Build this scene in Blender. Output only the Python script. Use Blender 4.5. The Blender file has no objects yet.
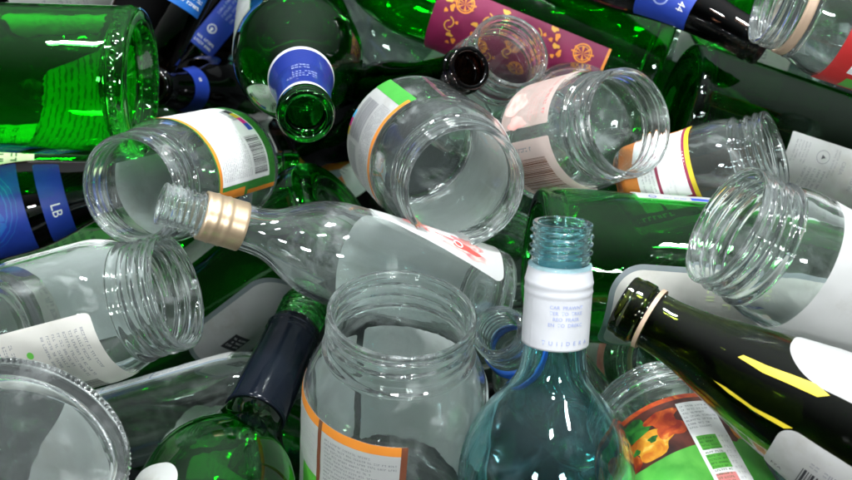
import bpy, math, random
import numpy as np
from mathutils import Vector, Matrix

random.seed(11)
SC = bpy.context.scene
COL = SC.collection
PI = math.pi
MM = 0.001

# ------------------------------------------------------------------ camera
CAM_H, PITCH, LENS = 0.84, math.radians(46), 50.0
FPX = 852 * LENS / 36.0
FWD = Vector((0, math.cos(PITCH), -math.sin(PITCH)))
RIGHT = Vector((1, 0, 0))
UP = Vector((0, math.sin(PITCH), math.cos(PITCH)))
CAM = Vector((0, 0, CAM_H))


def at(x, y, d):
    """point of the place seen at (x, y) of the 852x480 photograph, d metres away"""
    return CAM + FWD * d + RIGHT * ((x - 426) * d / FPX) + UP * ((240 - y) * d / FPX)


# ------------------------------------------------------------------ materials
MATS = {}


def principled(name):
    m = bpy.data.materials.new(name)
    m.use_nodes = True
    nt = m.node_tree
    return m, nt, nt.nodes['Principled BSDF']


def glass(name, tint, rough=0.0, wave=0.22, ior=1.5, smear=0.035, film=0.0):
    m, nt, b = principled(name)
    b.inputs['Base Color'].default_value = (*tint, 1)
    b.inputs['Transmission Weight'].default_value = 1.0
    b.inputs['IOR'].default_value = ior
    tc = nt.nodes.new('ShaderNodeTexCoord')
    # faint waviness of moulded glass
    n1 = nt.nodes.new('ShaderNodeTexNoise')
    n1.inputs['Scale'].default_value = 45.0
    n1.inputs['Detail'].default_value = 1.5
    bp = nt.nodes.new('ShaderNodeBump')
    bp.inputs['Strength'].default_value = wave
    bp.inputs['Distance'].default_value = 0.002
    nt.links.new(tc.outputs['Object'], n1.inputs['Vector'])
    nt.links.new(n1.outputs['Fac'], bp.inputs['Height'])
    nt.links.new(bp.outputs['Normal'], b.inputs['Normal'])
    # finger marks and dried residue: patches a little rougher
    n2 = nt.nodes.new('ShaderNodeTexNoise')
    n2.inputs['Scale'].default_value = 28.0
    n2.inputs['Detail'].default_value = 6.0
    n2.inputs['Roughness'].default_value = 0.65
    mr = nt.nodes.new('ShaderNodeMapRange')
    mr.inputs['From Min'].default_value = 0.52
    mr.inputs['From Max'].default_value = 0.75
    mr.inputs['To Min'].default_value = rough
    mr.inputs['To Max'].default_value = rough + smear * 4
    nt.links.new(tc.outputs['Object'], n2.inputs['Vector'])
    nt.links.new(n2.outputs['Fac'], mr.inputs['Value'])
    nt.links.new(mr.outputs['Result'], b.inputs['Roughness'])
    # dried film and dust: here and there the wall scatters a little light
    n3 = nt.nodes.new('ShaderNodeTexNoise')
    n3.inputs['Scale'].default_value = 19.0
    n3.inputs['Detail'].default_value = 9.0
    n3.inputs['Roughness'].default_value = 0.72
    n3.inputs['Distortion'].default_value = 0.6
    m3 = nt.nodes.new('ShaderNodeMapRange')
    m3.inputs['From Min'].default_value = 0.53
    m3.inputs['From Max'].default_value = 0.74
    m3.inputs['To Min'].default_value = 1.0 - film * 0.06
    m3.inputs['To Max'].default_value = 1.0 - film
    nt.links.new(tc.outputs['Object'], n3.inputs['Vector'])
    nt.links.new(n3.outputs['Fac'], m3.inputs['Value'])
    nt.links.new(m3.outputs['Result'], b.inputs['Transmission Weight'])
    MATS[name] = m
    return m


def solid(name, col, rough=0.5, metal=0.0, coat=0.0, vary=0.06, bump=0.0, bscale=300):
    m, nt, b = principled(name)
    tc = nt.nodes.new('ShaderNodeTexCoord')
    n = nt.nodes.new('ShaderNodeTexNoise')
    n.inputs['Scale'].default_value = 90.0
    n.inputs['Detail'].default_value = 4.0
    mx = nt.nodes.new('ShaderNodeMix')
    mx.data_type = 'RGBA'
    mx.inputs['A'].default_value = (*[c * (1 - vary) for c in col], 1)
    mx.inputs['B'].default_value = (*[min(1, c * (1 + vary)) for c in col], 1)
    nt.links.new(tc.outputs['Object'], n.inputs['Vector'])
    nt.links.new(n.outputs['Fac'], mx.inputs['Factor'])
    nt.links.new(mx.outputs['Result'], b.inputs['Base Color'])
    b.inputs['Roughness'].default_value = rough
    b.inputs['Metallic'].default_value = metal
    b.inputs['Coat Weight'].default_value = coat
    b.inputs['Coat Roughness'].default_value = 0.1
    if bump:
        n2 = nt.nodes.new('ShaderNodeTexNoise')
        n2.inputs['Scale'].default_value = bscale
        bp = nt.nodes.new('ShaderNodeBump')
        bp.inputs['Strength'].default_value = bump
        bp.inputs['Distance'].default_value = 0.001
        nt.links.new(tc.outputs['Object'], n2.inputs['Vector'])
        nt.links.new(n2.outputs['Fac'], bp.inputs['Height'])
        nt.links.new(bp.outputs['Normal'], b.inputs['Normal'])
    MATS[name] = m
    return m


def paper(name, col, thru=0.48, rough=0.5, show=0.0):
    """label paper: diffuse with some light coming through the sheet, slightly cockled"""
    m = bpy.data.materials.new(name)
    m.use_nodes = True
    nt = m.node_tree
    b = nt.nodes['Principled BSDF']
    out = nt.nodes['Material Output']
    tc = nt.nodes.new('ShaderNodeTexCoord')
    n = nt.nodes.new('ShaderNodeTexNoise')
    n.inputs['Scale'].default_value = 60.0
    n.inputs['Detail'].default_value = 5.0
    mx = nt.nodes.new('ShaderNodeMix')
    mx.data_type = 'RGBA'
    mx.inputs['A'].default_value = (*[c * 0.9 for c in col], 1)
    mx.inputs['B'].default_value = (*[min(1, c * 1.03) for c in col], 1)
    tr = nt.nodes.new('ShaderNodeBsdfTranslucent')
    ms = nt.nodes.new('ShaderNodeMixShader')
    ms.inputs[0].default_value = thru
    bp = nt.nodes.new('ShaderNodeBump')
    bp.inputs['Strength'].default_value = 0.25
    bp.inputs['Distance'].default_value = 0.001
    L = nt.links.new
    L(tc.outputs['Object'], n.inputs['Vector'])
    L(n.outputs['Fac'], mx.inputs['Factor'])
    # water stains and grime soaked into the sheet
    ns = nt.nodes.new('ShaderNodeTexNoise')
    ns.inputs['Scale'].default_value = 24.0
    ns.inputs['Detail'].default_value = 8.0
    ns.inputs['Roughness'].default_value = 0.7
    rs = nt.nodes.new('ShaderNodeMapRange')
    rs.inputs['From Min'].default_value = 0.52
    rs.inputs['From Max'].default_value = 0.74
    rs.inputs['To Min'].default_value = 0.0
    rs.inputs['To Max'].default_value = 0.75
    st = nt.nodes.new('ShaderNodeMix')
    st.data_type = 'RGBA'
    st.inputs['B'].default_value = (*[c * k for c, k in zip(col, (0.66, 0.62, 0.54))], 1)
    L(tc.outputs['Object'], ns.inputs['Vector'])
    L(ns.outputs['Fac'], rs.inputs['Value'])
    L(rs.outputs['Result'], st.inputs['Factor'])
    L(mx.outputs['Result'], st.inputs['A'])
    res = st.outputs['Result']
    if show:
        # print on the other face showing through wet paper: rows of broken lines
        wv = nt.nodes.new('ShaderNodeTexWave')
        wv.bands_direction = 'Z'
        wv.inputs['Scale'].default_value = 75.0
        wv.inputs['Distortion'].default_value = 2.6
        wv.inputs['Detail'].default_value = 3.0
        wv.inputs['Detail Scale'].default_value = 3.0
        nb = nt.nodes.new('ShaderNodeTexNoise')
        nb.inputs['Scale'].default_value = 210.0
        nb.inputs['Detail'].default_value = 3.0
        mu = nt.nodes.new('ShaderNodeMath'); mu.operation = 'MULTIPLY'
        gt = nt.nodes.new('ShaderNodeMapRange')
        gt.inputs['From Min'].default_value = 0.34
        gt.inputs['From Max'].default_value = 0.46
        gt.inputs['To Max'].default_value = show
        dk = nt.nodes.new('ShaderNodeMix'); dk.data_type = 'RGBA'
        dk.inputs['B'].default_value = (*[c * 0.12 for c in col], 1)
        L(tc.outputs['Object'], wv.inputs['Vector']); L(tc.outputs['Object'], nb.inputs['Vector'])
        L(wv.outputs['Fac'], mu.inputs[0]); L(nb.outputs['Fac'], mu.inputs[1])
        L(mu.outputs[0], gt.inputs['Value']); L(gt.outputs['Result'], dk.inputs['Factor'])
        L(res, dk.inputs['A'])
        res = dk.outputs['Result']
    L(res, b.inputs['Base Color'])
    L(res, tr.inputs['Color'])
    L(n.outputs['Fac'], bp.inputs['Height'])
    L(bp.outputs['Normal'], b.inputs['Normal'])
    b.inputs['Roughness'].default_value = rough
    L(b.outputs[0], ms.inputs[1])
    L(tr.outputs[0], ms.inputs[2])
    L(ms.outputs[0], out.inputs['Surface'])
    MATS[name] = m
    return m


glass('clear_glass', (0.925, 0.985, 0.97), film=.30)
glass('pale_green_clear_glass', (0.88, 0.96, 0.92), film=.16)
glass('green_glass', (0.025, 0.62, 0.045), film=.02)
glass('bright_green_glass', (0.045, 0.80, 0.06), film=.02)
glass('deep_green_glass', (0.012, 0.27, 0.02), film=.0)
glass('bottle_green_glass', (0.022, 0.66, 0.045), film=.02)
glass('olive_glass', (0.10, 0.135, 0.015))
glass('amber_glass', (0.22, 0.075, 0.015))
glass('dark_amber_glass', (0.035, 0.016, 0.010))
glass('bottle_green_dark', (0.02, 0.44, 0.035), film=.02)
glass('teal_glass', (0.57, 0.91, 0.95), film=.08)
glass('milky_glass', (0.92, 0.965, 0.955), rough=0.03, smear=0.04, film=.16)

paper('white_paper', (0.74, 0.74, 0.73))
paper('back_paper', (0.88, 0.88, 0.87), thru=0.5)
paper('show_through_paper', (0.74, 0.84, 0.50), thru=0.25, show=0.65)
paper('print_through_paper', (0.77, 0.77, 0.76), show=0.35)
paper('cream_paper', (0.82, 0.80, 0.74))
paper('pink_paper', (0.82, 0.66, 0.61))
paper('grey_paper', (0.30, 0.34, 0.37))
paper('blue_paper', (0.012, 0.045, 0.36), thru=0.1)
paper('sky_blue_paper', (0.012, 0.12, 0.46), thru=0.1)
paper('maroon_paper', (0.24, 0.014, 0.075), thru=0.1)
paper('green_paper', (0.05, 0.27, 0.05), thru=0.15)
paper('orange_paper', (0.72, 0.22, 0.03), thru=0.15)
paper('red_paper', (0.60, 0.03, 0.03), thru=0.15)
paper('black_paper', (0.02, 0.022, 0.03), thru=0.02)
paper('lime_paper', (0.72, 0.80, 0.50), thru=0.2)
INK = dict(ink_black=(0.03, 0.03, 0.035), ink_grey=(0.30, 0.30, 0.32), ink_blue=(0.03, 0.07, 0.42), ink_pale_blue=(0.27, 0.33, 0.60),
           ink_red=(0.60, 0.06, 0.05), ink_rose=(0.72, 0.25, 0.24), ink_pink=(0.78, 0.47, 0.43), ink_orange=(0.75, 0.25, 0.03), ink_gold=(0.72, 0.36, 0.05),
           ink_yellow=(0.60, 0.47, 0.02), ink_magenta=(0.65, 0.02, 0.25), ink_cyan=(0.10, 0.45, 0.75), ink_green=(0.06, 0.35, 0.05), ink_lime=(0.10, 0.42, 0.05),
           ink_white=(0.8, 0.8, 0.8), ink_brown=(0.18, 0.06, 0.03), ink_maroon=(0.25, 0.02, 0.06), ink_slate=(0.22, 0.27, 0.32), ink_dark_green=(0.02, 0.12, 0.02),
           ink_light_grey=(0.58, 0.58, 0.58))
for k, c in INK.items():
    solid(k, c, rough=0.5, vary=0.04)
def printed(name, c1, c2, scale, rough=0.4, c3=None):
    # a printed picture: two or three inks running into one another
    m, nt, p = principled(name)
    tc = nt.nodes.new('ShaderNodeTexCoord')
    n = nt.nodes.new('ShaderNodeTexNoise')
    n.inputs['Scale'].default_value = scale
    n.inputs['Detail'].default_value = 5.0
    n.inputs['Distortion'].default_value = 0.8
    r = nt.nodes.new('ShaderNodeValToRGB')
    r.color_ramp.elements[0].position = .36; r.color_ramp.elements[0].color = (*c1, 1)
    r.color_ramp.elements[1].position = .64; r.color_ramp.elements[1].color = (*c2, 1)
    if c3:
        e_ = r.color_ramp.elements.new(.72); e_.color = (*c3, 1)
    nt.links.new(tc.outputs['Object'], n.inputs['Vector'])
    nt.links.new(n.outputs['Fac'], r.inputs['Fac'])
    nt.links.new(r.outputs['Color'], p.inputs['Base Color'])
    p.inputs['Roughness'].default_value = rough
    MATS[name] = m


printed('tomato_print', (0.30, 0.02, 0.008), (0.60, 0.10, 0.012), 140, c3=(0.72, 0.30, 0.05))
printed('pepper_print', (0.55, 0.11, 0.008), (0.70, 0.32, 0.02), 140, c3=(0.78, 0.55, 0.12))
printed('leaf_print', (0.008, 0.07, 0.012), (0.04, 0.26, 0.03), 130)
printed('meadow_print', (0.06, 0.34, 0.04), (0.12, 0.47, 0.07), 60)
printed('dark_print', (0.03, 0.012, 0.01), (0.12, 0.03, 0.02), 90)
printed('rose_print', (0.66, 0.12, 0.13), (0.80, 0.42, 0.38), 150, c3=(0.82, 0.72, 0.66))
printed('pink_print', (0.78, 0.36, 0.32), (0.82, 0.58, 0.53), 90)
solid('gold_metal', (0.66, 0.50, 0.33), rough=0.34, metal=0.75, bump=0.06)
solid('black_foil', (0.004, 0.006, 0.010), rough=0.13, coat=0.0, bump=0.04)
MATS['black_foil'].node_tree.nodes['Principled BSDF'].inputs['Specular IOR Level'].default_value = 0.22
solid('blue_foil', (0.015, 0.035, 0.26), rough=0.33, metal=0.2, coat=0.3, bump=0.1)
solid('white_foil', (0.56, 0.57, 0.60), rough=0.42, bump=0.05)
solid('blue_plastic', (0.008, 0.07, 0.34), rough=0.3)
solid('beige_plastic', (0.42, 0.30, 0.21), rough=0.45)
solid('bin_floor', (0.008, 0.011, 0.011), rough=0.7, vary=0.3, bump=0.3, bscale=60)


# ------------------------------------------------------------------ lathe
def fillet(pts, steps=6):
    out = []
    n = len(pts)
    for i, (r, z, f) in enumerate(pts):
        if i in (0, n - 1) or f <= 0:
            out.append((r, z))
            continue
        p = np.array([r, z]); a = np.array(pts[i - 1][:2]); b = np.array(pts[i + 1][:2])
        la, lb = np.linalg.norm(a - p), np.linalg.norm(b - p)
        t = min(f, la * 0.49, lb * 0.49)
        A, B = p + (a - p) / la * t, p + (b - p) / lb * t
        for k in range(steps + 1):
            s = k / steps
            q = (1 - s) ** 2 * A + 2 * s * (1 - s) * p + s * s * B
            out.append((q[0], q[1]))
    return out


def densify(pts, step):
    """step(r, z) -> longest allowed segment"""
    out = [pts[0]]
    for a, b in zip(pts[:-1], pts[1:]):
        d = math.hypot(b[0] - a[0], b[1] - a[1])
        if d < 1e-6:
            continue
        n = max(1, int(math.ceil(d / step((a[1] + b[1]) / 2))))
        for k in range(1, n + 1):
            out.append((a[0] + (b[0] - a[0]) * k / n, a[1] + (b[1] - a[1]) * k / n))
    return out


def bump1(x, w):
    return np.where(np.abs(x) < w, 0.5 + 0.5 * np.cos(PI * x / np.maximum(w, 1e-9)), 0.0)


class Shape:
    """outer: [(r, z, fillet)] from the base edge up to the rim, millimetres"""

    def __init__(self, outer, H, wall=2.6, base=5.0, punt=1.5, rim_r=None, threads=None, rings=(), knurl=None, neck_wall=None, neck_z=None, ribs=None, seg=96):
        self.H, self.seg = H, seg
        R0 = outer[0][0]
        rtop = outer[-1][0]
        if neck_wall is None: neck_wall, neck_z = wall, H
        wl = lambda z: wall if z < neck_z else neck_wall
        bottom = [(0.0, punt, 0), (R0 * 0.62, punt * 0.7 + 0.3, 3), (R0 * 0.80, 0.0, 2.5)]
        out = bottom + [(R0, 0.0, min(4, R0 * .18))] + list(outer[1:] if outer[0][1] == 0 else outer)
        inner = [(r - wl(z), z, f) for r, z, f in outer if z > base + 2 and z < H - 0.5][::-1]
        rim = [(rtop, H, 1.3), (rtop - wl(H), H, 1.3)]
        r_in = (inner[-1][0] if inner else R0 - wall)
        floor = [(r_in, base, 6), (R0 * 0.45, base + punt * 0.9, 8), (0.0, base + punt, 0)]
        outp = fillet([p for p in out if p[1] < H - 0.5] + [(rtop, H, 1.3)] + [(rtop - wl(H), H, 1.3)] + inner + floor)
        fine = (lambda z: 0.45 if threads and threads[0] - 2 < z < threads[1] + 2 else (0.5 if any(abs(z - q[0]) < q[1] * 1.6 for q in rings) else (0.8 if knurl and abs(z - knurl[0]) < 4 else 4.0)))
        self.pts = np.array(densify(outp, fine))
        # index of rim: split outer / inner at max z
        k = int(np.argmax(self.pts[:, 1]))
        self.k = k
        self.threads, self.rings, self.knurl, self.ribs = threads, rings, knurl, ribs
        o = self.pts[:k + 1]
        keep = o[:, 1] > 0.5
        zz, rr = o[keep][:, 1], o[keep][:, 0]
        srt = np.argsort(zz)
        self.zo, self.ro = zz[srt], rr[srt]

    def radius(self, z):
        return float(np.interp(z, self.zo, self.ro))

    def mesh(self, name, mat):
        P = self.pts
        N, S = len(P), self.seg
        th = np.arange(S) * 2 * PI / S
        r = np.repeat(P[1:-1, 0:1], S, 1)
        z = np.repeat(P[1:-1, 1:2], S, 1)
        T = np.repeat(th[None, :], N - 2, 0)
        outer = (np.arange(1, N - 1) <= self.k)[:, None]
        if self.threads:
            z0, z1, pitch, amp = self.threads[:4]
            lugs = self.threads[4] if len(self.threads) > 4 else 1
            ph = z - pitch * lugs * T / (2 * PI)
            q = (ph / pitch) % 1.0
            prof = bump1((q - 0.5) * pitch, pitch * 0.34)
            fade = np.clip((z - z0) / 1.6, 0, 1) * np.clip((z1 - z) / 1.6, 0, 1)
            r = r + np.where(outer, amp * prof * fade, 0)
        for (zc, w, amp) in self.rings:
            r = r + np.where(outer, amp * bump1(z - zc, w), 0)
        if self.knurl:
            zc, n, amp = self.knurl
            r = r + np.where(outer & (r > P[:, 0].max() * 0.75), amp * bump1(z - zc, 3.4) * (0.5 + 0.5 * np.cos(n * T)), 0)
        if self.ribs:
            z0, z1, n, amp = self.ribs
            fade = np.clip((z - z0) / 6, 0, 1) * np.clip((z1 - z) / 6, 0, 1)
            r = r + np.where(outer, amp * fade * np.abs(np.cos(n * T / 2)), 0)
        V = np.stack([r * np.cos(T), r * np.sin(T), z], -1).reshape(-1, 3)
        V = np.concatenate([V, [[0, 0, P[0, 1]], [0, 0, P[-1, 1]]]]) * MM
        M = N - 2
        i = np.arange(M - 1)[:, None] * S
        j = np.arange(S)[None, :]
        j2 = (j + 1) % S
        Q = np.stack([i + j, i + j2, i + S + j2, i + S + j], -1).reshape(-1, 4)
        a, b = M * S, M * S + 1
        jj = np.arange(S); jj2 = (jj + 1) % S
        T1 = np.stack([np.full(S, a), jj2, jj], -1)
        T2 = np.stack([np.full(S, b), (M - 1) * S + jj, (M - 1) * S + jj2], -1)
        me = bpy.data.meshes.new(name)
        nv, nq, nt_ = len(V), len(Q), 2 * S
        me.vertices.add(nv)
        me.vertices.foreach_set('co', V.astype(np.float32).ravel())
        loops = np.concatenate([Q.ravel(), T1.ravel(), T2.ravel()]).astype(np.int32)
        me.loops.add(len(loops))
        me.loops.foreach_set('vertex_index', loops)
        me.polygons.add(nq + nt_)
        starts = np.concatenate([np.arange(nq) * 4, nq * 4 + np.arange(nt_) * 3]).astype(np.int32)
        me.polygons.foreach_set('loop_start', starts)
        me.polygons.foreach_set('use_smooth', np.ones(nq + nt_, dtype=bool))
        me.update(calc_edges=True)
        me.validate()
        me.materials.append(MATS[mat])
        return me


# ---------------------------------------------- the kinds of glass in the heap
def jar(H, R, rm, sh=None, neck=None, wall=2.6, knurl=False, pitch=5.0, amp=1.5, foot=None):
    """H height, R body radius, rm rim radius, neck: height of the threaded finish"""
    neck = neck or 17
    sh = sh or (R - rm) * 1.5 + 6
    zt = H - neck
    zs = zt - sh
    o = [(R - 1.2, 0, 4), (R, 6, 4), (R, zs, sh * 0.8), (rm + 0.4, zt - 1, 3.0), (rm - 1.6, zt + 2.2, 1.5), (rm - 1.6, H - 3.0, 1.0), (rm - 0.6, H - 1.8, 0.8), (rm - 0.6, H, 0)]
    return Shape(o, H, wall=wall, base=4.5, punt=2.0, threads=(zt + 3.0, H - 2.5, pitch, amp, 1), rings=((zt - 0.5, 1.8, 1.1),), knurl=((4.0, 90, 1.0) if knurl else None), seg=(540 if knurl else 96))


def screw_bottle(H=300, R=37.5, rn=14.0, body=0.62, sh=0.12, thread=True, punt=14, seg=96, rb=None, neck_taper=2.0):
    zb, zs = H * body, H * (body + sh)
    o = [(R - 1, 0, 4), (R, 6, 5), (R, zb, R * 1.1), (rn + neck_taper, zs, 16), (rn, H - 62 if H > 240 else H - H * .22, 20), (rn, H - 22, 3), (rn - 1.4, H - 20, 1), (rn - 1.4, H - 2.5, .6), (rn - .9, H - 1.6, .5), (rn - .9, H, 0)]
    return Shape(o, H, wall=3.0, base=7, punt=punt, neck_wall=3.0, neck_z=zs, threads=(H - 17, H - 2.0, 3.6, 1.4, 1), rings=((H - 19.5, 1.5, 1.6),), seg=seg)


def cork_bottle(H=300, R=37.5, rn=13.5, body=0.6, sh=0.13, punt=16, lip=1.6, slope=False, seg=96, heel=None):
    zb = H * body
    zs = H * (body + sh)
    if slope:
        mid = [(R, zb, 60), (rn + 8.0, zb + (H - zb) * 0.46, 30), (rn + 2.2, zb + (H - zb) * 0.66, 20)]
    else:
        mid = [(R, zb, R * 1.1), (rn + 2.4, zs, 16)]
    o = ([(R - 12, 0, 5), (R - 4, 3.5, 6), (R, 15, 9)] if heel else [(R - 1, 0, 4), (R, 6, 5)]) + mid + [(rn, H - 22, 20), (rn, H - 12, 1.0), (rn + lip, H - 11, 1.2), (rn + lip, H - 5, 1.4), (rn + lip * 0.5, H - 4, 1), (rn + lip * .5, H, 0)]
    return Shape(o, H, wall=3.2, base=8, punt=punt, neck_wall=3.8, neck_z=zs, rings=(), seg=seg, knurl=((7.0, 48, 0.6) if seg > 200 else None))


def beer_bottle(H=230, R=30.5, rn=12.6, seg=80):
    o = [(R - 1, 0, 4), (R, 6, 5), (R, 118, 30), (rn + 5.5, 158, 22), (rn, 206, 14), (rn, H - 12, 1), (rn + 1.4, H - 11, 1.2), (rn + 1.4, H - 7, 1), (rn, H - 6, 1), (rn + 0.9, H - 3.5, 1.4), (rn + .4, H, 0)]
    return Shape(o, H, wall=3.0, base=6, punt=5, neck_wall=3.4, neck_z=170, rings=(), seg=seg)


# ------------------------------------------------------------------ placing
VESSELS = []
USED = {}


class Vessel:
    def __init__(self, name, label, cat, shape, mat, mouth, base, D, L=None, far=True, group=None, Db=None, anchor='mouth'):
        """mouth / base: where the mouth and the base centre are seen; D metres to the mouth, the base follows from the bottle's length"""
        self.shape = shape
        H = shape.H * MM
        M = at(*mouth, D)
        if Db is None:
            lo, hi = None, None
            # solve |B - M| = H on the ray through the base
            d0 = (at(*base, 1.0) - CAM)
            w = CAM - M
            a = d0.dot(d0); b = 2 * w.dot(d0); c = w.dot(w) - H * H
            disc = b * b - 4 * a * c
            if disc < 0:
                print('NO REACH', name, label, 'need mm', 1000 * math.sqrt(max(0, w.dot(w) - b * b / (4 * a))), 'H', H * 1000)
                disc = 0
            s = math.sqrt(disc)
            Db = (-b + s) / (2 * a) if far else (-b - s) / (2 * a)
        B = at(*base, Db)
        self.B, self.M, self.Db = B, M, Db
        Z = (M - B).normalized()
        if anchor == 'base': M = B + Z * H
        else: B = M - Z * H
        tc = (CAM - (B + M) / 2)
        X = (tc - Z * tc.dot(Z)).normalized()
        Y = Z.cross(X)
        mat4 = Matrix(((X.x, Y.x, Z.x, B.x), (X.y, Y.y, Z.y, B.y), (X.z, Y.z, Z.z, B.z), (0, 0, 0, 1)))
        self.mw = mat4
        e = bpy.data.objects.new(name, None)
        e.empty_display_size = 0.02
        COL.objects.link(e)
        e.matrix_world = mat4
        e['label'] = label
        e['category'] = cat
        if group: e['group'] = group
        self.root = e
        me = shape.mesh(name + '_glass', mat)
        self.body = self.child('glass_body', me)
        VESSELS.append((label, self))

    def child(self, name, me, parent=None, label=None):
        o = bpy.data.objects.new(name, me)
        COL.objects.link(o)
        o.parent = parent or self.root
        if label: o['label'] = label
        return o

    # --- labels that follow the glass
    def surf(self, u, v, th0, z0, lift, rref, skew=0.0):
        z = z0 + v
        th = math.radians(th0) + (u + skew * v) / rref
        r = self.shape.radius(z) + lift + 0.10 * (1 + math.sin(u * .31 + z * .12) * math.sin(z * .37 - u * .09))   # slightly cockled sheet
        return (r * math.cos(th) * MM, r * math.sin(th) * MM, z * MM)

    def label(self, name, th, z, paper_mat, art=(), corner=2.0, lift=0.25, round_=None, label=None, tear=0.0, skew=0.0, edge=None):
        """th=(a, b) degrees round the glass (0 faces the camera, + to the right of the mouth direction); z=(z0, z1) mm from the base"""
        zm = (z[0] + z[1]) / 2
        rref = self.shape.radius(zm) + lift
        W = math.radians(th[1] - th[0]) * rref
        Hh = z[1] - z[0]
        verts, faces, mids, mats = [], [], [], []

        def mi(m):
            if m not in mats: mats.append(m)
            return mats.index(m)

        S = lambda u, v, l: self.surf(u, v, th[0], z[0], l, rref, skew)
        rnd = random.Random(int(W * 10 + Hh))
        nu, nv = max(10, int(W / 1.6)), max(2, int(Hh / 2.5))

        def span(u, cr, W, Hh):
            d = min(u, W - u)
            if cr > 0 and d < cr:
                k = cr - math.sqrt(max(0, cr * cr - (cr - d) ** 2))
            else:
                k = 0
            return min(k, Hh / 2), Hh - min(k, Hh / 2)

        def sheet(u0, v0, u1, v1, cr, m, l, tear=0.0):
            w, h = u1 - u0, v1 - v0
            n = max(6, int(w / 1.4)); k = max(2, int(h / 2.5))
            base = len(verts)
            us = [w * 0.5 * (1 - math.cos(PI * i / n)) if cr > 0 else w * i / n for i in range(n + 1)]
            jag = [0.0]
            for _ in range(n): jag.append(jag[-1] * 0.7 + rnd.uniform(-tear, tear))
            for i, u in enumerate(us):
                a, b = span(u, cr, w, h)
                a += abs(jag[i]); b -= abs(jag[-1 - i])
                for q in range(k + 1):
                    verts.append(S(u0 + u, v0 + a + (b - a) * q / k, l))
            for i in range(n):
                for q in range(k):
                    p = base + i * (k + 1) + q
                    faces.append((p, p + k + 1, p + k + 2, p + 1)); mids.append(mi(m))

        if edge:
            sheet(0, 0, W, Hh, corner, edge[1], lift, tear)
            t = edge[0]
            sheet(t, t, W - t, Hh - t, max(0, corner - t), paper_mat, lift + 0.06, tear)
        elif paper_mat:
            sheet(0, 0, W, Hh, corner, paper_mat, lift, tear)

        def poly(pts, m, l):
            cu_, cv_ = sum(p[0] for p in pts) / len(pts), sum(p[1] for p in pts) / len(pts)
            big = max(math.hypot(p[0] - cu_, p[1] - cv_) for p in pts)
            if big < 1.6:
                base = len(verts)
                for (u, v) in pts: verts.append(S(u, v, l))
                faces.append(tuple(range(base, base + len(pts)))); mids.append(mi(m))
                return
            k = max(2, int(big / 1.5))
            if len(pts) < 10:         # straight sides follow the curve too
                fine_ = []
                for (p, q) in zip(pts, pts[1:] + pts[:1]):
                    for t in range(6): fine_.append((p[0] + (q[0] - p[0]) * t / 6, p[1] + (q[1] - p[1]) * t / 6))
                pts = fine_
            n = len(pts)
            base = len(verts)
            verts.append(S(cu_, cv_, l))
            for i in range(1, k + 1):
                for (u, v) in pts: verts.append(S(cu_ + (u - cu_) * i / k, cv_ + (v - cv_) * i / k, l))
            for t in range(n):
                t2 = (t + 1) % n
                faces.append((base, base + 1 + t, base + 1 + t2)); mids.append(mi(m))
                for i in range(k - 1):
                    a0 = base + 1 + i * n
                    faces.append((a0 + t, a0 + n + t, a0 + n + t2, a0 + t2)); mids.append(mi(m))

        def rect(u0, v0, u1, v1, m, l):
            n = max(1, int((u1 - u0) / 2.0)); k = max(1, int((v1 - v0) / 4.0))
            for i in range(n):
                for q in range(k):
                    a, b = u0 + (u1 - u0) * i / n, u0 + (u1 - u0) * (i + 1) / n
                    c, d = v0 + (v1 - v0) * q / k, v0 + (v1 - v0) * (q + 1) / k
                    poly([(a, c), (b, c), (b, d), (a, d)], m, l)

        lv = lift + 0.12
        for a in art:
            kind = a[0]
            lv += 0.012
            if kind == 'rect':
                rect(a[1] * W, a[2] * Hh, a[3] * W, a[4] * Hh, a[5], lv)
            elif kind == 'bars':      # bar code, bars along v
                u0, v0, u1, v1 = a[1] * W, a[2] * Hh, a[3] * W, a[4] * Hh
                mm_ = a[5] if len(a) > 5 else 'ink_black'
                vert = len(a) > 6 and a[6]
                p = 0.0
                tot = (v1 - v0) if vert else (u1 - u0)
                while p < tot - 0.3:
                    w = rnd.choice((0.25, 0.25, 0.5, 0.75)) * tot / 26
                    if vert: rect(u0, v0 + p, u1, min(v1, v0 + p + w), mm_, lv)
                    else: rect(u0 + p, v0, min(u1, u0 + p + w), v1, mm_, lv)
                    p += w + rnd.choice((0.25, 0.4, 0.6)) * tot / 26
            elif kind == 'print':     # unreadable small print: rows of short dashes
                u0, v0, u1, v1 = a[1] * W, a[2] * Hh, a[3] * W, a[4] * Hh
                n = a[5]; m = a[6]
                vert = len(a) > 7 and a[7]
                A, B2 = ((v0, v1), (u0, u1)) if vert else ((u0, u1), (v0, v1))
                rowh = (B2[1] - B2[0]) / n
                for i in range(n):
                    c = B2[1] - rowh * (i + 0.75)
                    p = A[0]
                    end = A[1] - rnd.choice((0, 0, 0.1, 0.3)) * (A[1] - A[0])
                    while p < end - rowh * 0.3:
                        # a word of broken strokes, too small to read
                        for _ in range(rnd.randint(2, 7)):
                            g, hgt = rowh * 0.30, rowh * 0.46
                            t = rowh * 0.12
                            st = rnd.choice(((0, 0, t, hgt, 0, hgt - t, g, hgt), (0, 0, t, hgt, 0, 0, g, t), (0, 0, t, hgt, g - t, 0, g, hgt), (0, 0, g, t, 0, hgt - t, g, hgt), (g / 2, 0, g / 2 + t, hgt, 0, hgt - t, g, hgt)))
                            for s4 in (st[:4], st[4:]):
                                if vert: rect(c + s4[1], p + s4[0], c + s4[3], p + s4[2], m, lv)
                                else: rect(p + s4[0], c + s4[1], p + s4[2], c + s4[3], m, lv)
                            p += rowh * 0.42
                            if p > end - rowh * 0.3: break
                        p += rowh * 0.35
            elif kind == 'dot':
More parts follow.
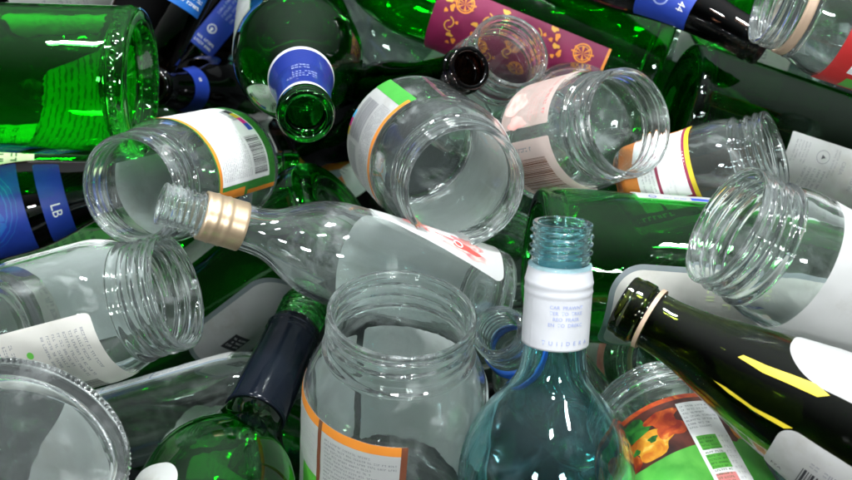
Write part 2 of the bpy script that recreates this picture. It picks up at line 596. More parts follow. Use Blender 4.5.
                cx, cy, ru, rv = a[1] * W, a[2] * Hh, a[3], a[4]
                poly([(cx + ru * math.cos(t * PI / 10), cy + rv * math.sin(t * PI / 10)) for t in range(20)], a[5], lv)
            elif kind == 'ring':
                cx, cy, ru, t_ = a[1] * W, a[2] * Hh, a[3], a[4]
                a0, a1 = (a[6], a[7]) if len(a) > 6 else (0, 360)
                n = 20
                for q in range(n):
                    x0, x1 = math.radians(a0 + (a1 - a0) * q / n), math.radians(a0 + (a1 - a0) * (q + 1) / n)
                    poly([(cx + ru * math.cos(x0), cy + ru * math.sin(x0)), (cx + ru * math.cos(x1), cy + ru * math.sin(x1)),
                          (cx + (ru - t_) * math.cos(x1), cy + (ru - t_) * math.sin(x1)), (cx + (ru - t_) * math.cos(x0), cy + (ru - t_) * math.sin(x0))], a[5], lv)
            elif kind == 'poly':
                poly([(p[0] * W, p[1] * Hh) for p in a[1]], a[2], lv)
            elif kind == 'blob':      # an uneven painted patch
                cx, cy, ru, rv = a[1] * W, a[2] * Hh, a[3], a[4]
                ph = rnd.uniform(0, 6)
                pts = []
                for t in range(26):
                    x = t * PI / 13
                    k = 1 + 0.16 * math.sin(3 * x + ph) + 0.1 * math.sin(5 * x + 2 * ph)
                    pts.append((cx + ru * k * math.cos(x), cy + rv * k * math.sin(x)))
                poly(pts, a[5], lv)
            elif kind == 'text':      # ('text', string, u, v, size_mm, mat, rot)
                cu = bpy.data.curves.new('lettering', 'FONT')
                cu.body = a[1]; cu.size = a[4]; cu.resolution_u = 2
                cu.align_x = 'CENTER'; cu.align_y = 'CENTER'
                tmp = bpy.data.objects.new('lettering', cu)
                COL.objects.link(tmp)
                me_ = bpy.data.meshes.new_from_object(tmp)
                rot = math.radians(a[6] if len(a) > 6 else 0)
                base = len(verts)
                for vv in me_.vertices:
                    x, y = vv.co.x, vv.co.y
                    verts.append(S(a[2] * W + x * math.cos(rot) - y * math.sin(rot), a[3] * Hh + x * math.sin(rot) + y * math.cos(rot), lv))
                for f in me_.polygons:
                    faces.append(tuple(base + i for i in f.vertices)); mids.append(mi(a[5]))
                bpy.data.objects.remove(tmp); bpy.data.curves.remove(cu); bpy.data.meshes.remove(me_)
        me = bpy.data.meshes.new(name)
        me.from_pydata(verts, [], faces)
        for m in mats: me.materials.append(MATS[m])
        me.polygons.foreach_set('material_index', mids)
        me.polygons.foreach_set('use_smooth', [True] * len(faces))
        me.update()
        return self.child(name, me, label=label)

    def sleeve(self, name, prof, mat, bands=(), seg=72, label=None):
        """closed sheath round the glass: prof [(extra radius, z)], bands [(z0, z1, mat)] recoloured zones"""
        pts = []
        for (e, z) in prof: pts.append((self.shape.radius(z) + e, z))
        pts = densify(pts, lambda z: 1.5)
        outer = pts
        inner = [(r - 0.45, z) for r, z in pts][::-1]
        loop = outer + inner
        verts, faces, mids = [], [], []
        mats = [mat] + [b[2] for b in bands]
        for r, z in loop:
            for s in range(seg):
                t = 2 * PI * s / seg
                verts.append((r * math.cos(t) * MM, r * math.sin(t) * MM, z * MM))
        n = len(loop)
        for i in range(n):
            i2 = (i + 1) % n
            zc = (loop[i][1] + loop[i2][1]) / 2
            k = 0
            for bi, b in enumerate(bands):
                if b[0] <= zc <= b[1] and i < len(outer) - 1: k = bi + 1
            for s in range(seg):
                s2 = (s + 1) % seg
                faces.append((i * seg + s, i * seg + s2, i2 * seg + s2, i2 * seg + s)); mids.append(k)
        me = bpy.data.meshes.new(name)
        me.from_pydata(verts, [], faces)
        for m in mats: me.materials.append(MATS[m])
        me.polygons.foreach_set('material_index', mids)
        me.polygons.foreach_set('use_smooth', [True] * len(faces))
        me.update()
        return self.child(name, me, label=label)


def scaled(px, d):
    """photo pixels at distance d -> millimetres"""
    return px * d / FPX * 1000


# ================================================================== the heap
V = Vessel
# ---- jar with the green and orange label, left
j = V('glass_jar', 'open clear jar with an orange edged green label and colour swatches, mouth to the left', 'jar', jar(112, 36, 32.0, neck=19), 'clear_glass', (129, 190), (231, 163), .66)
j.label('label', (150, 300), (8, 76), 'back_paper', [], corner=1)
j.label('label', (-34, 112), (8, 76), 'green_paper', [('rect', .09, .12, .90, .94, 'ink_white'), ('rect', .0, .94, 1, .985, 'ink_orange'), ('rect', .0, .55, .06, .94, 'ink_orange'), ('rect', .0, .0, .03, .5, 'ink_orange'),
        ('print', .12, .42, .88, .92, 16, 'ink_grey'), ('bars', .12, .15, .38, .38, 'ink_black'), ('bars', .52, .15, .66, .30, 'ink_grey'), ('rect', .42, .14, .48, .22, 'ink_blue'), ('rect', .48, .14, .54, .22, 'ink_magenta'), ('rect', .54, .14, .60, .22, 'ink_yellow'), ('rect', .60, .14, .66, .22, 'ink_black'), ('print', .1, .03, .8, .10, 2, 'ink_lime')], corner=1)

# ---- big cream labelled jar, left
j = V('glass_jar', 'big clear jar at the left edge, white label with a small green spot', 'jar', jar(104, 37, 30.5, neck=22, pitch=6.0, amp=1.8), 'clear_glass', (178, 291), (-2, 338), .60)
j.label('label', (-205, -78), (18, 74), 'back_paper', [], corner=2)
j.label('label', (-2, 96), (8, 72), 'cream_paper', [('print', .10, .06, .56, .34, 5, 'ink_grey'), ('print', .10, .56, .56, .94, 8, 'ink_grey'), ('dot', .22, .44, 1.9, 1.8, 'ink_lime'), ('print', .34, .40, .56, .50, 2, 'ink_light_grey'), ('bars', .62, .26, .92, .80, 'ink_black')], corner=3)

# ---- clear bottle with the gold collar
b = V('wine_bottle', 'clear glass bottle lying across the heap with a gold collar and red flower label', 'bottle', screw_bottle(H=190, R=27.5, rn=11.6, body=.56, sh=.14, punt=8, neck_taper=1.0), 'clear_glass', (160, 203), (494, 299), .585)
b.sleeve('collar', [(.9, 147), (1.1, 147.3), (1.1, 156), (1.5, 157), (1.1, 158.4), (1.1, 162), (1.5, 163), (1.1, 164.2), (1.4, 168.5), (.8, 169)], 'gold_metal')
b.label('label', (18, 225), (10, 84), 'white_paper', [('blob', .11, .40, 6, 19, 'rose_print'), ('blob', .13, .62, 5, 12, 'rose_print'), ('blob', .07, .24, 3, 8, 'rose_print'), ('blob', .09, .30, 2.5, 8, 'ink_red'), ('blob', .14, .48, 2.5, 7, 'ink_pink'), ('blob', .08, .52, 1.8, 4, 'ink_white'), ('blob', .13, .66, 1.8, 3.4, 'ink_gold'), ('ring', .10, .36, 2.6, .6, 'ink_white'), ('ring', .12, .58, 2.2, .5, 'ink_white'), ('print', .3, .2, .8, .8, 10, 'ink_light_grey')], corner=5, skew=.30)

# ---- front jar standing
j = V('glass_jar', 'large open clear jar standing upright at the front with an orange framed label', 'jar', jar(132, 46.0, 36.2, neck=21, pitch=6.5, amp=1.5), 'clear_glass', (402, 312), (386, 512), .56)
j.label('label', (-100, 10), (14, 88), 'white_paper', [('rect', 0, .0, 1, .06, 'ink_orange'), ('rect', 0, .93, 1, 1, 'ink_orange'), ('rect', .965, 0, 1, 1, 'ink_brown'), ('rect', .46, .0, .49, 1, 'ink_brown'), ('rect', 0, .06, .08, .93, 'ink_lime'), ('rect', .30, .06, .46, .50, 'ink_lime'), ('rect', .5, .06, .96, .32, 'ink_lime'), ('rect', .52, .34, .96, .355, 'ink_brown'),
        ('print', .52, .40, .95, .90, 15, 'ink_grey'), ('print', .12, .50, .44, .90, 13, 'ink_light_grey'), ('print', .52, .08, .94, .30, 5, 'ink_white')], corner=1)
j.label('label', (80, 205), (10, 92), 'back_paper', [], corner=2, tear=.8)
j.label('label', (210, 252), (14, 88), 'back_paper', [], corner=2)

# ---- centre jar facing the camera
j = V('glass_jar', 'clear jar in the middle, its round open mouth facing up, with a white barcode label', 'jar', jar(108, 40.0, 34.0, neck=19, sh=15), 'clear_glass', (465, 187), (410, 139), .62)
j.label('label', (-28, 78), (4, 62), 'white_paper', [('rect', 0, 0, .13, 1, 'ink_green'), ('rect', .05, .92, 1, 1, 'ink_orange'), ('bars', .22, .12, .56, .50, 'ink_grey', True), ('bars', .60, .12, .86, .40, 'ink_grey', True), ('print', .2, .56, .95, .88, 7, 'ink_grey'), ('rect', .36, .02, .43, .08, 'ink_cyan'), ('rect', .43, .02, .50, .08, 'ink_magenta'), ('rect', .50, .02, .57, .08, 'ink_yellow')], corner=1)
j.label('label', (112, 262), (3, 74), 'back_paper', [], corner=4)

# ---- jar with the pink labels
j = V('glass_jar', 'small clear jar with pink labels and a barcode, mouth to the right', 'jar', jar(80, 34.5, 31.2, neck=20, pitch=5.5, amp=1.6), 'clear_glass', (630, 122), (541, 141), .655)
j.label('label', (-88, -16), (6, 50), 'pink_paper', [('blob', .62, .24, 8.5, 9, 'pink_print'), ('blob', .92, .35, 4, 8, 'pink_print'), ('print', .1, .50, .95, .80, 5, 'ink_pink', False), ('print', .2, .84, .95, .95, 1, 'ink_rose'), ('print', .05, .08, .4, .4, 6, 'ink_pink')], corner=1)
j.label('label', (-4, 80), (4, 50), 'pink_paper', [('bars', .22, .12, .74, .84, 'ink_brown'), ('print', .06, .1, .16, .9, 1, 'ink_grey', True), ('rect', .88, .04, 1, .96, 'ink_lime'), ('print', .80, .2, .97, .96, 2, 'ink_dark_green', True)], corner=1)

# ---- little jar under it
j = V('glass_jar', 'narrow clear jar with an orange and white label lying on the wide green bottle', 'jar', jar(90, 27, 24.4, neck=18, pitch=5.2), 'clear_glass', (776, 150), (632, 192), .68)
j.label('label', (-85, 66), (2, 48), 'orange_paper', [('rect', .06, .28, .72, .92, 'ink_white'), ('rect', .0, .94, 1, 1, 'ink_yellow'), ('rect', .0, .9, 1, .94, 'ink_maroon'), ('rect', .06, .52, .72, .56, 'ink_maroon'), ('print', .1, .32, .70, .5, 4, 'ink_grey'), ('print', .1, .60, .70, .9, 6, 'ink_light_grey'), ('rect', .72, 0, .86, .94, 'ink_maroon'), ('print', .74, .1, .85, .9, 1, 'ink_white', True), ('rect', .86, .05, 1, .9, 'ink_white')], corner=1)

# ---- right jar, plain label
j = V('glass_jar', 'clear jar at the right edge with a plain grey white label, mouth to the left', 'jar', jar(110, 33.5, 30.5, neck=20, pitch=5.6, amp=1.7), 'clear_glass', (724, 224), (912, 325), .545)
j.label('label', (-100, 84), (6, 70), 'white_paper', [('rect', .0, .02, .12, .5, 'ink_orange')], corner=2)

# ---- jar with the fruit label
j = V('glass_jar', 'clear jar at lower right with a red, orange and green fruit label', 'jar', jar(118, 39.5, 34, neck=18, sh=13), 'clear_glass', (652, 408), (740, 585), .63, far=False)
j.label('label', (-98, 64), (8, 85), 'green_paper', [('rect', 0, .0, 1, .56, 'meadow_print'), ('rect', 0, .56, 1, 1, 'dark_print'), ('rect', 0, .96, 1, 1, 'tomato_print'),
        ('blob', .30, .83, 11, 8, 'leaf_print'), ('blob', .46, .86, 13, 5.5, 'leaf_print'), ('blob', .16, .80, 10, 9, 'pepper_print'), ('blob', .62, .85, 8, 5, 'tomato_print'),
        ('blob', .36, .68, 11, 9, 'tomato_print'), ('blob', .54, .70, 11, 8.5, 'pepper_print'), ('blob', .64, .75, 7, 6, 'tomato_print'), ('blob', .20, .64, 9, 7, 'leaf_print'), ('blob', .46, .71, 2.2, 1.6, 'leaf_print'), ('blob', .55, .73, 2.4, 1.8, 'leaf_print'), ('blob', .08, .68, 8, 10, 'pepper_print'),
        ('blob', .93, .74, 5.5, 13, 'pepper_print'), ('blob', .98, .80, 4, 9, 'tomato_print'), ('blob', .90, .88, 5, 5, 'leaf_print'),
        ('rect', 0, .0, 1, .50, 'meadow_print'), ('blob', .40, .50, 24, 7, 'meadow_print'), ('blob', .90, .46, 7, 9, 'meadow_print'),
        ('rect', .70, .0, .86, .92, 'ink_white'), ('print', .71, .68, .85, .90, 7, 'ink_grey'), ('rect', .715, .50, .80, .62, 'ink_lime'), ('rect', .715, .34, .80, .46, 'ink_lime'), ('rect', .715, .18, .80, .30, 'ink_rose'), ('print', .72, .19, .795, .61, 14, 'ink_dark_green'), ('print', .81, .1, .855, .62, 12, 'ink_light_grey'), ('print', .14, .1, .6, .38, 3, 'ink_white')], corner=1)

# ---- jar at the top right corner
j = V('glass_jar', 'clear jar in the top right corner with a red, green and cream label', 'jar', jar(112, 35, 29, neck=19), 'clear_glass', (771, -6), (955, 58), .66)
j.label('label', (-85, 85), (6, 74), 'red_paper', [('rect', .22, .0, .95, .84, 'ink_white'), ('rect', .06, .0, .18, .80, 'ink_lime'), ('print', .26, .1, .9, .78, 9, 'ink_light_grey')], corner=1)
j.sleeve('lid_ring', [(1.2, 94), (1.9, 94.5), (1.9, 99), (1.2, 99.5)], 'beige_plastic')

# ---- ribbed clear jar behind the brown mouth
j = V('glass_jar', 'ribbed clear jar lying behind the dark brown bottle mouth', 'jar', jar(104, 30, 26, neck=24, pitch=7.0, amp=1.9), 'clear_glass', (512, 50), (452, 118), .745)
# ---- clear jar with beaded foot behind the pink label
j = V('glass_jar', 'clear jar with a beaded foot lying behind the pink labelled jar', 'jar', jar(90, 36, 30, knurl=True), 'clear_glass', (545, 165), (582, 108), .86, far=False)
# ---- ribbed jar in the gap
j = V('glass_jar', 'clear ribbed jar deep in the gap below the middle jar', 'jar', jar(110, 33, 29, neck=26, pitch=6.5, amp=2.0), 'pale_green_clear_glass', (512, 246), (470, 330), .735)

# ---- tumbler with beaded foot
j = V('glass_tumbler', 'upturned clear tumbler in the lower left corner with a beaded base', 'tumbler', Shape([(42.5, 0, 3), (43, 4, 3), (41.5, 9, 3), (43, 40, 30), (48, 115, 0)], 115, wall=3, base=9, punt=3, knurl=(4.0, 100, 1.5), seg=600), 'milky_glass', (-64, 616), (31, 434), .55, Db=.485, anchor='base')
j.label('label', (-170, 120), (18, 96), 'back_paper', [], corner=2)

# ---- flat clear bottle with the white strip label
b = V('clear_bottle', 'clear bottle lying under the big left jar, white dark edged label along its top', 'bottle', screw_bottle(H=230, R=26, rn=12, body=.72, sh=.12, punt=6), 'pale_green_clear_glass', (348, 364), (10, 458), .69, far=True)
b.label('label', (-100, -58), (34, 163), 'white_paper', [('rect', .90, 0, 1, 1, 'ink_slate'), ('print', .2, .04, .86, .96, 4, 'ink_slate', True), ('rect', .1, .1, .9, .11, 'ink_slate'), ('rect', .1, .34, .9, .35, 'ink_slate'), ('rect', .1, .6, .9, .61, 'ink_slate')], corner=2)

# ---- teal bottle
b = V('wine_bottle', 'teal wine bottle at the front with a white sleeve round its neck', 'bottle', screw_bottle(H=300, R=41.5, rn=14.4, body=.655, sh=.10, neck_taper=2.2), 'teal_glass', (563, 222), (524, 800), .53)
b.sleeve('capsule', [(.4, 243.5), (1.0, 243.9), (1.0, 268), (1.3, 269), (1.0, 270), (1.0, 272), (1.3, 273), (1.0, 274), (1.0, 281), (.3, 281.4)], 'white_foil')
b.label('capsule_print', (-45, 78), (244.5, 267), 'white_foil', [('text', s_, u_, v_, 2.3, 'ink_pale_blue', 0) for (s_, u_, v_) in (('CAR  PRAWNT', .50, .88), ('TER  TO  TRKE', .50, .76), ('REO  PRASR', .50, .64), ('EN  TO  DREKC', .50, .52))] + [('text', 'T  U  I  I  D  E  R  A', .52, .14, 2.7, 'ink_pale_blue', 0)], corner=0, lift=1.1)

# ---- dark olive bottle
b = V('wine_bottle', 'dark olive green bottle with a white label slanting down at the right', 'bottle', cork_bottle(H=210, R=34, rn=13.6, body=.48, sh=.1, slope=True, lip=1.4), 'olive_glass', (622, 303), (1068, 558), .55, Db=.485)
b.label('neck_band', (-180, 180), (194.4, 196.4), 'beige_plastic', [], corner=0, lift=1.5)
b.label('light_streak', (0, 22), (112, 152), None, [('poly', [(.55, 1), (.78, .96), (.80, .70), (.92, .40), (.98, .18), (.80, .0), (.55, .10), (.50, .42), (.42, .70)], 'ink_yellow')], corner=0)  # both yellow patches are painted streaks of light shining through the glass
b.label('light_streak', (-36, -18), (118, 156), None, [('poly', [(.5, 1), (.62, .84), (.60, .5), (.82, .22), (.92, .0), (.66, .08), (.46, .46), (.40, .8)], 'ink_yellow')], corner=0)
b.label('label', (20, 104), (4, 136), 'white_paper', [('ring', .52, .62, 7, .6, 'ink_light_grey'), ('print', .2, .1, .8, .5, 9, 'ink_grey')], corner=22)
b.label('label', (-84, -20), (40, 122), 'white_paper', [('bars', .15, .35, .62, .82, 'ink_black', True), ('print', .66, .4, .8, .86, 1, 'ink_grey', True), ('text', 'V24', .30, .93, 3.4, 'ink_black', 90)], corner=8)

# ---- green bottle with the black capsule
b = V('wine_bottle', 'green wine bottle with a black neck capsule in the lower left', 'bottle', screw_bottle(H=300, R=38, rn=13.6, body=.61, sh=.09, neck_taper=2.0), 'green_glass', (307, 303), (75, 800), .665, far=False, Db=.47)
b.sleeve('capsule', [(.3, 218), (1.1, 218.4), (1.1, 272), (1.6, 273.2), (1.1, 274.6), (1.1, 276), (1.5, 277), (1.0, 278.4), (1.0, 281), (.3, 281.4)], 'black_foil')
b.label('label', (-90, -30), (50, 158), 'white_paper', [('print', .1, .2, .9, .8, 7, 'ink_light_grey')], corner=12)

# ---- champagne style bottle end-on with blue foil
b = V('wine_bottle', 'green bottle pointing at the camera with blue and white foil round its neck', 'bottle', cork_bottle(H=300, R=40, rn=13.2, body=.60, sh=.13, lip=1.8), 'bottle_green_dark', (306, 117), (292, 10), .60)
b.label('foil_print', (-50, 50), (244, 276), None, [('print', .15, .5, .85, .9, 3, 'ink_pale_blue'), ('print', .3, .1, .7, .4, 2, 'ink_pale_blue')], corner=0, lift=1.1)
b.sleeve('neck_foil', [(.3, 218), (1.0, 218.4), (.9, 245), (.9, 280), (.9, 287), (.3, 287.4)], 'blue_foil', bands=((218, 223.5, 'white_foil'), (281, 288, 'white_foil')))
b.label('label', (40, 140), (20, 150), 'white_paper', [('print', .1, .2, .9, .8, 7, 'ink_light_grey')], corner=3)

# ---- big green bottle upper left
b = V('wine_bottle', 'big green bottle lying in the top left corner with a bright label showing through', 'bottle', cork_bottle(H=310, R=45.5, rn=14.5, body=.60, sh=.16, seg=384), 'bright_green_glass', (-405, 66), (143, 82), .725, Db=.722, anchor='base')
b.label('label', (143, 246), (16, 76), 'show_through_paper', [], corner=5, tear=1.6, skew=.42)
b.label('label', (150, 262), (118, 160), 'lime_paper', [], corner=1)

# ---- lying green bottle under the gold collared one
b = V('wine_bottle', 'green bottle under the gold collared one with a grey edged label and torn barcode sticker', 'bottle', cork_bottle(H=290, R=41.5, rn=14, body=.62, sh=.15, punt=6, heel=True), 'bright_green_glass', (20, 450), (340, 206), .90, Db=.775, anchor='base')
b.label('label', (-90, -6), (42, 138), 'white_paper', [('rect', .40, .62, .62, .78, 'ink_black'), ('print', .42, .64, .60, .76, 3, 'ink_white'), ('poly', [(.12, .30), (.30, .30), (.30, .44), (.12, .44)], 'ink_slate')], corner=24, edge=(3.2, 'grey_paper'))
b.label('label', (44, 84), (38, 122), 'white_paper', [('bars', .2, .03, .8, .28, 'ink_blue', True), ('print', .2, .4, .85, .9, 6, 'ink_light_grey')], corner=1, tear=.6)

# ---- horizontal green bottle, middle right
b = V('wine_bottle', 'wide green bottle lying across the middle right with a white grey bordered label', 'bottle', cork_bottle(H=310, R=42.5, rn=15, body=.64, sh=.15), 'bottle_green_glass', (1065, 300), (533, 262), .68, Db=.655, anchor='base')
b.label('label', (-4, 80), (34, 175), 'cream_paper', [('print', .1, .35, .4, .62, 4, 'lime_paper'), ('poly', [(.50, .5), (.66, .42), (.66, .46), (.50, .54)], 'ink_blue'), ('poly', [(.50, .55), (.66, .47), (.66, .50), (.50, .58)], 'ink_blue'), ('rect', .48, .42, .50, .58, 'ink_blue')], corner=18, edge=(3.0, 'grey_paper'))
b.label('label', (-100, -66), (52, 160), 'white_paper', [('rect', .80, .28, .97, .40, 'ink_blue'), ('ring', .88, .08, 2.2, .6, 'ink_blue'), ('print', .82, .14, .96, .26, 1, 'ink_pale_blue', True), ('print', .82, .44, .96, .9, 1, 'ink_light_grey', True)], corner=1)

# ---- big dark green bottle right
b = V('wine_bottle', 'dark green bottle at the right with a white label lettered PACKED', 'bottle', cork_bottle(H=310, R=46, rn=15, body=.64, sh=.15), 'deep_green_glass', (1150, 262), (673, 108), .83, Db=.79, anchor='base')
b.label('label', (-12, 84), (66, 156), 'white_paper', [('text', 'PACKED IN', .22, .54, 3.6, 'ink_grey', 0), ('text', 'CREA', .17, .43, 3.6, 'ink_grey', 0), ('ring', .13, .27, 4.5, .5, 'ink_grey'), ('print', .05, .04, .25, .16, 5, 'ink_grey'), ('print', .24, .16, .50, .34, 5, 'ink_grey'), ('print', .04, .34, .3, .39, 2, 'ink_grey'), ('poly', [(.11, .26), (.15, .26), (.13, .29)], 'ink_black'), ('text', 'S', .52, .62, 6, 'ink_grey', 0)], corner=1)

# ---- green bottle with maroon label, top
b = V('wine_bottle', 'green bottle at the top with a maroon label of gold orange slices', 'bottle', cork_bottle(H=310, R=44, rn=15, body=.64, sh=.15), 'green_glass', (195, -115), (655, 72), .85, Db=.835, anchor='base')
art = [('rect', 0, .0, 1, .015, 'ink_orange')]
for (u, v, kk) in ((.30, .10, 0), (.45, .16, 1), (.62, .11, 0), (.40, .30, 1), (.60, .34, 2), (.24, .27, 2), (.32, .44, 0), (.52, .52, 1), (.70, .50, 0), (.28, .62, 1), (.45, .70, 0), (.62, .72, 2), (.34, .84, 2), (.55, .88, 1), (.76, .26, 2), (.78, .68, 1), (.88, .14, 0), (.84, .40, 1), (.92, .58, 2), (.90, .84, 0), (.80, .90, 2), (.95, .30, 2)):
    u = .30 + .66 * u
    if kk == 0:
        art += [('ring', u, v, 6.5, 1.0, 'ink_orange'), ('ring', u, v, 4.8, .4, 'ink_gold')] + [('poly', [(u - .004 + .0, v), (u + .06 * math.cos(q), v + .065 * math.sin(q)), (u + .06 * math.cos(q + .25), v + .065 * math.sin(q + .25))], 'ink_orange') for q in (0, .8, 1.6, 2.4, 3.2, 4.0, 4.8, 5.6)]
    elif kk == 1:
        art += [('ring', u, v, 4.5, .8, 'ink_gold', 20, 200), ('ring', u + .03, v + .02, 4.5, .8, 'ink_gold', 200, 350), ('blob', u + .05, v - .03, 1.2, 1.2, 'ink_orange')]
    else:
        art += [('blob', u, v, 2.6, 1.6, 'ink_orange'), ('blob', u + .05, v + .03, 1.6, 2.6, 'ink_gold'), ('blob', u - .04, v + .03, 1.4, 1.4, 'ink_orange')]
b.label('label', (-98, 4), (36, 158), 'maroon_paper', art, corner=1)

# ---- dark bottle, blue label, top right
b = V('beer_bottle', 'dark bottle at the top right with a blue label marked 44', 'bottle', beer_bottle(H=230, R=30), 'dark_amber_glass', (764, 46), (470, -112), .735, far=True)
b.label('neck_label', (-50, 70), (148, 182), 'blue_paper', [('text', '44', .50, .80, 7, 'ink_white', 0), ('ring', .50, .40, 5, 1, 'ink_pale_blue')], corner=1)

# ---- brown bottle with the open mouth in the upper middle
b = V('beer_bottle', 'dark brown bottle with its open mouth in the upper middle', 'bottle', beer_bottle(H=230, R=31, rn=13.0), 'dark_amber_glass', (470, 68), (325, 132), .70, far=True)

# ---- small bottle with blue ring
b = V('small_bottle', 'small clear bottle with a blue cap ring, mouth facing up beside the front jar', 'bottle', screw_bottle(H=170, R=28, rn=14.2, body=.6, sh=.16, punt=6), 'pale_green_clear_glass', (497, 330), (590, 432), .585, far=True)
b.sleeve('cap_ring', [(.3, 140), (1.4, 141.4), (1.4, 148.0), (.3, 148.5)], 'blue_plastic')

# ---- dark bottles with blue labels, left edge and top left
b = V('beer_bottle', 'dark beer bottle at the left edge with a bright blue body label', 'bottle', beer_bottle(H=230, R=31), 'dark_amber_glass', (207, 162), (-146, 248), .81, Db=.765, anchor='base')
b.label('label', (-70, 70), (40, 112), 'blue_paper', [('blob', .45, .5, 20, 22, 'sky_blue_paper'), ('ring', .45, .5, 26, 1, 'sky_blue_paper'), ('ring', .45, .5, 29, .8, 'sky_blue_paper'), ('ring', .45, .5, 32, .6, 'sky_blue_paper')], corner=2)
b.label('neck_label', (-60, 70), (122, 138), 'blue_paper', [('text', 'LB', .58, .5, 9, 'ink_white', 0)], corner=2)

b = V('beer_bottle', 'dark beer bottle at the top with a light blue label corner', 'bottle', beer_bottle(H=230, R=31), 'dark_amber_glass', (250, -170), (134, 56), .875, Db=.865, anchor='base')
b.label('label', (-10, 62), (44, 104), 'sky_blue_paper', [('print', .3, .06, .9, .3, 3, 'ink_white')], corner=1)
b = V('beer_bottle', 'black beer bottle leaning at the top with a dark blue emblem label', 'bottle', beer_bottle(H=230, R=31), 'dark_amber_glass', (350, -145), (166, 78), 1.05, Db=1.03, anchor='base')
b.label('label', (-10, 36), (36, 115), 'blue_paper', [('ring', .35, .25, 4, .8, 'ink_white'), ('poly', [(.3, .26), (.4, .26), (.35, .2)], 'ink_white'), ('print', .1, .03, .9, .14, 2, 'ink_white'), ('print', .1, .42, .8, .95, 4, 'ink_pale_blue', True)], corner=1)
b = V('beer_bottle', 'black beer bottle behind the upper left green bottle with a blue neck band', 'bottle', beer_bottle(H=230, R=29), 'dark_amber_glass', (150, 86), (246, 96), .83, far=True)
b.label('neck_label', (-75, 75), (158, 180), 'blue_paper', [('text', 'B', .7, .5, 6, 'ink_white', 0)], corner=1)

# ---- orange labelled bottle under the blue foil
b = V('beer_bottle', 'dark bottle with an orange and white label under the blue foil bottle', 'bottle', beer_bottle(H=230, R=31), 'dark_amber_glass', (390, 300), (302, 110), 1.0, Db=.93, anchor='base')
b.label('label', (-60, 100), (20, 74), 'orange_paper', [('rect', .0, .0, .3, 1, 'ink_white'), ('blob', .34, .4, 11, 13, 'ink_slate'), ('print', .5, .2, .9, .6, 4, 'ink_brown')], corner=1)

# ---- red and white labelled jar behind the teal neck
j = V('glass_jar', 'clear jar with a white and red label tucked between the teal and olive bottles', 'jar', jar(100, 31, 27), 'pale_green_clear_glass', (672, 362), (598, 362), .72, far=True)
j.label('label', (-60, 70), (22, 70), 'white_paper', [('rect', .1, .82, .8, 1, 'ink_rose'), ('print', .1, .3, .8, .7, 5, 'ink_light_grey')], corner=2)
j.sleeve('lid_ring', [(.2, 92), (1.0, 92.4), (1.0, 97), (.2, 97.4)], 'beige_plastic')

# ---- dark bottle foot in the gap beside the front jar
b = V('beer_bottle', 'dark bottle standing on its neck between the front jar and the teal bottle', 'bottle', beer_bottle(H=230, R=31), 'dark_amber_glass', (495, 500), (497, 424), .95, Db=.735)

# ---- pale label of the bottle under the upper left one
b = V('wine_bottle', 'dark green bottle under the upper left green bottle with a pale printed label', 'bottle', cork_bottle(H=290, R=37), 'green_glass', (300, 170), (-60, 186), .86, far=True, Db=.84)
b.label('label', (-70, 20), (20, 110), 'lime_paper', [('print', .1, .2, .9, .9, 7, 'ink_dark_green')], corner=1)

# ---- crumpled looking clear bottle at the top
b = V('clear_bottle', 'large clear bottle at the top centre, seen above the middle jar', 'bottle', screw_bottle(H=260, R=36, rn=13, body=.62, sh=.14, punt=6), 'pale_green_clear_glass', (300, -60), (440, 76), .98, far=True, Db=.93)
b.label('label', (120, 220), (26, 120), 'white_paper', [], corner=3)  # white sheet added behind the glass to make the dark bottle look paler

# ---- bottles lower in the heap, seen through gaps and through glass
def buried(kind, mat, mouth, base, D, Db, label, paper_=None, name='wine_bottle'):
    sh = {'w': cork_bottle, 's': screw_bottle, 'b': beer_bottle}[kind](seg=64)
    o = V(name, label, 'bottle', sh, mat, mouth, base, D, Db=Db, anchor='base')
    if paper_: o.label('label', (-70, 70), (40, 130), paper_, [('print', .1, .2, .9, .8, 8, 'ink_grey')], corner=3)
    return o
buried('s', 'green_glass', (20, 395), (330, 490), 1.02, 1.0, 'green bottle buried under the flat clear bottle', 'white_paper')
buried('w', 'teal_glass', (900, 470), (570, 520), .76, .76, 'teal green bottle lying below the fruit label jar', None)
buried('w', 'green_glass', (560, 345), (830, 460), .90, .87, 'green bottle buried under the olive bottle', 'white_paper')
buried('s', 'green_glass', (640, 130), (420, 270), 1.0, .95, 'green bottle deep behind the pink labelled jar', None)
buried('w', 'green_glass', (60, 100), (330, 160), 1.12, 1.10, 'green bottle deep below the blue foil bottle', 'white_paper')
buried('w', 'green_glass', (720, -40), (450, 10), 1.14, 1.14, 'green bottle deep below the clear bottle at the top', None)
buried('w', 'green_glass', (470, 560), (250, 430), .94, .90, 'green bottle deep below the front jar', None)
buried('w', 'green_glass', (1000, -60), (700, 10), .93, .90, 'green bottle deep below the top right jar', None)
buried('b', 'dark_amber_glass', (240, -34), (-30, -10), 1.0, 1.0, 'dark brown bottle along the top edge behind the upper left green bottle', 'white_paper', 'beer_bottle')
buried('s', 'teal_glass', (150, 20), (262, 40), 1.10, 1.12, 'pale teal bottle deep between the dark beer bottles', None)
buried('w', 'green_glass', (820, 190), (640, 60), 1.10, 1.08, 'green bottle deep below the dark green bottle at the right', 'white_paper')
buried('s', 'pale_green_clear_glass', (690, 20), (840, 60), .99, .97, 'clear bottle deep below the dark bottle marked 44', 'white_paper')
buried('s', 'green_glass', (120, 250), (-40, 310), .94, .90, 'green bottle deep below the left beer bottle', 'cream_paper')

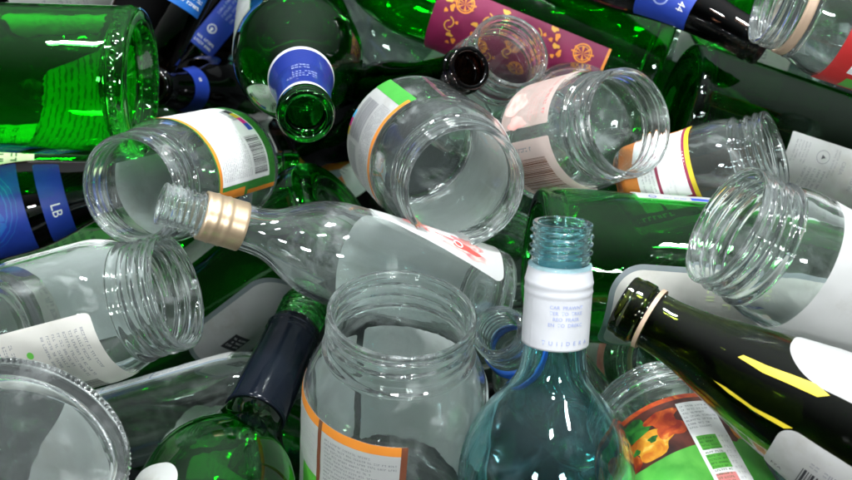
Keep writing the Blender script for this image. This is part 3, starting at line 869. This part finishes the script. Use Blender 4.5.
# ------------------------------------------------------------------ floor of the container
me = bpy.data.meshes.new('bin_floor')
g = 6.0
me.from_pydata([(-g, -g, 0), (g, -g, 0), (g, g, 0), (-g, g, 0)], [], [(0, 1, 2, 3)])
me.materials.append(MATS['bin_floor'])
fl = bpy.data.objects.new('ground', me)
COL.objects.link(fl)
fl['kind'] = 'structure'
MATS['bin_floor'].node_tree.nodes['Principled BSDF'].inputs['Specular IOR Level'].default_value = 0.1

# ------------------------------------------------------------------ light
def lamp(name, loc, target, sx, sy, power, col):
    l = bpy.data.lights.new(name, 'AREA')
    l.shape = 'RECTANGLE'; l.size = sx; l.size_y = sy
    l.energy = power; l.color = col
    o = bpy.data.objects.new(name, l)
    COL.objects.link(o)
    o.location = loc
    d = (Vector(target) - Vector(loc)).normalized()
    o.rotation_euler = d.to_track_quat('-Z', 'Y').to_euler()
    return o

T = (0, .45, .35)
# small bright lamps, a stronger pair to the right
for (x, y, z, sx, sy, p) in ((0.22, 0.95, 1.9, .09, .14, 16), (0.36, 0.97, 1.9, .09, .14, 16), (-0.62, 0.75, 2.0, .10, .16, 12), (0.1, 0.1, 2.3, .16, .11, 12), (0.85, 0.35, 2.0, .14, .10, 8),
                              (0.6, -1.0, 1.6, .20, .14, 14), (-0.6, -0.9, 1.6, .20, .14, 13)):  # last two: unseen fill lamps added behind the camera to brighten labels and interiors
    lamp('key_fill_light', (x, y, z), T, sx, sy, p, (.95, .985, 1))

# the room: dark all round, softly bright overhead and beyond the heap
w = bpy.data.worlds.new('World')
SC.world = w
w.use_nodes = True
nt = w.node_tree
bg = nt.nodes['Background']
tc = nt.nodes.new('ShaderNodeTexCoord')
dt = nt.nodes.new('ShaderNodeVectorMath'); dt.operation = 'DOT_PRODUCT'
dt.inputs[1].default_value = Vector((0.08, 0.50, 0.86)).normalized()
mx = nt.nodes.new('ShaderNodeMath'); mx.operation = 'MAXIMUM'; mx.inputs[1].default_value = 0.0
pw = nt.nodes.new('ShaderNodeMath'); pw.operation = 'POWER'; pw.inputs[1].default_value = 2.6
ml = nt.nodes.new('ShaderNodeMath'); ml.operation = 'MULTIPLY_ADD'; ml.inputs[1].default_value = 0.66; ml.inputs[2].default_value = 0.02
nt.links.new(tc.outputs['Generated'], dt.inputs[0])
nt.links.new(dt.outputs['Value'], mx.inputs[0])
nt.links.new(mx.outputs[0], pw.inputs[0])
nt.links.new(pw.outputs[0], ml.inputs[0])
nt.links.new(ml.outputs[0], bg.inputs['Strength'])
bg.inputs['Color'].default_value = (.88, .965, 1, 1)

# ------------------------------------------------------------------ camera and render
cd = bpy.data.cameras.new('camera')
cd.lens = LENS; cd.sensor_width = 36
cd.clip_start = .01; cd.clip_end = 100
co = bpy.data.objects.new('camera', cd)
COL.objects.link(co)
co.location = CAM
co.rotation_euler = (PI / 2 - PITCH, 0, 0)
SC.camera = co
cd.dof.use_dof = True
cd.dof.focus_distance = .60
cd.dof.aperture_fstop = 16

SC.render.engine = 'CYCLES'
cy = SC.cycles
cy.max_bounces = 40
cy.transmission_bounces = 40
cy.glossy_bounces = 12
cy.diffuse_bounces = 4
cy.transparent_max_bounces = 16
cy.caustics_refractive = True
cy.caustics_reflective = True
cy.blur_glossy = 0.3
cy.sample_clamp_indirect = 70.0
cy.use_denoising = True
cy.denoiser = 'OPENIMAGEDENOISE'
SC.view_settings.view_transform = 'Standard'
SC.view_settings.look = 'None'
SC.view_settings.exposure = 0.24
SC.view_settings.gamma = 1.0
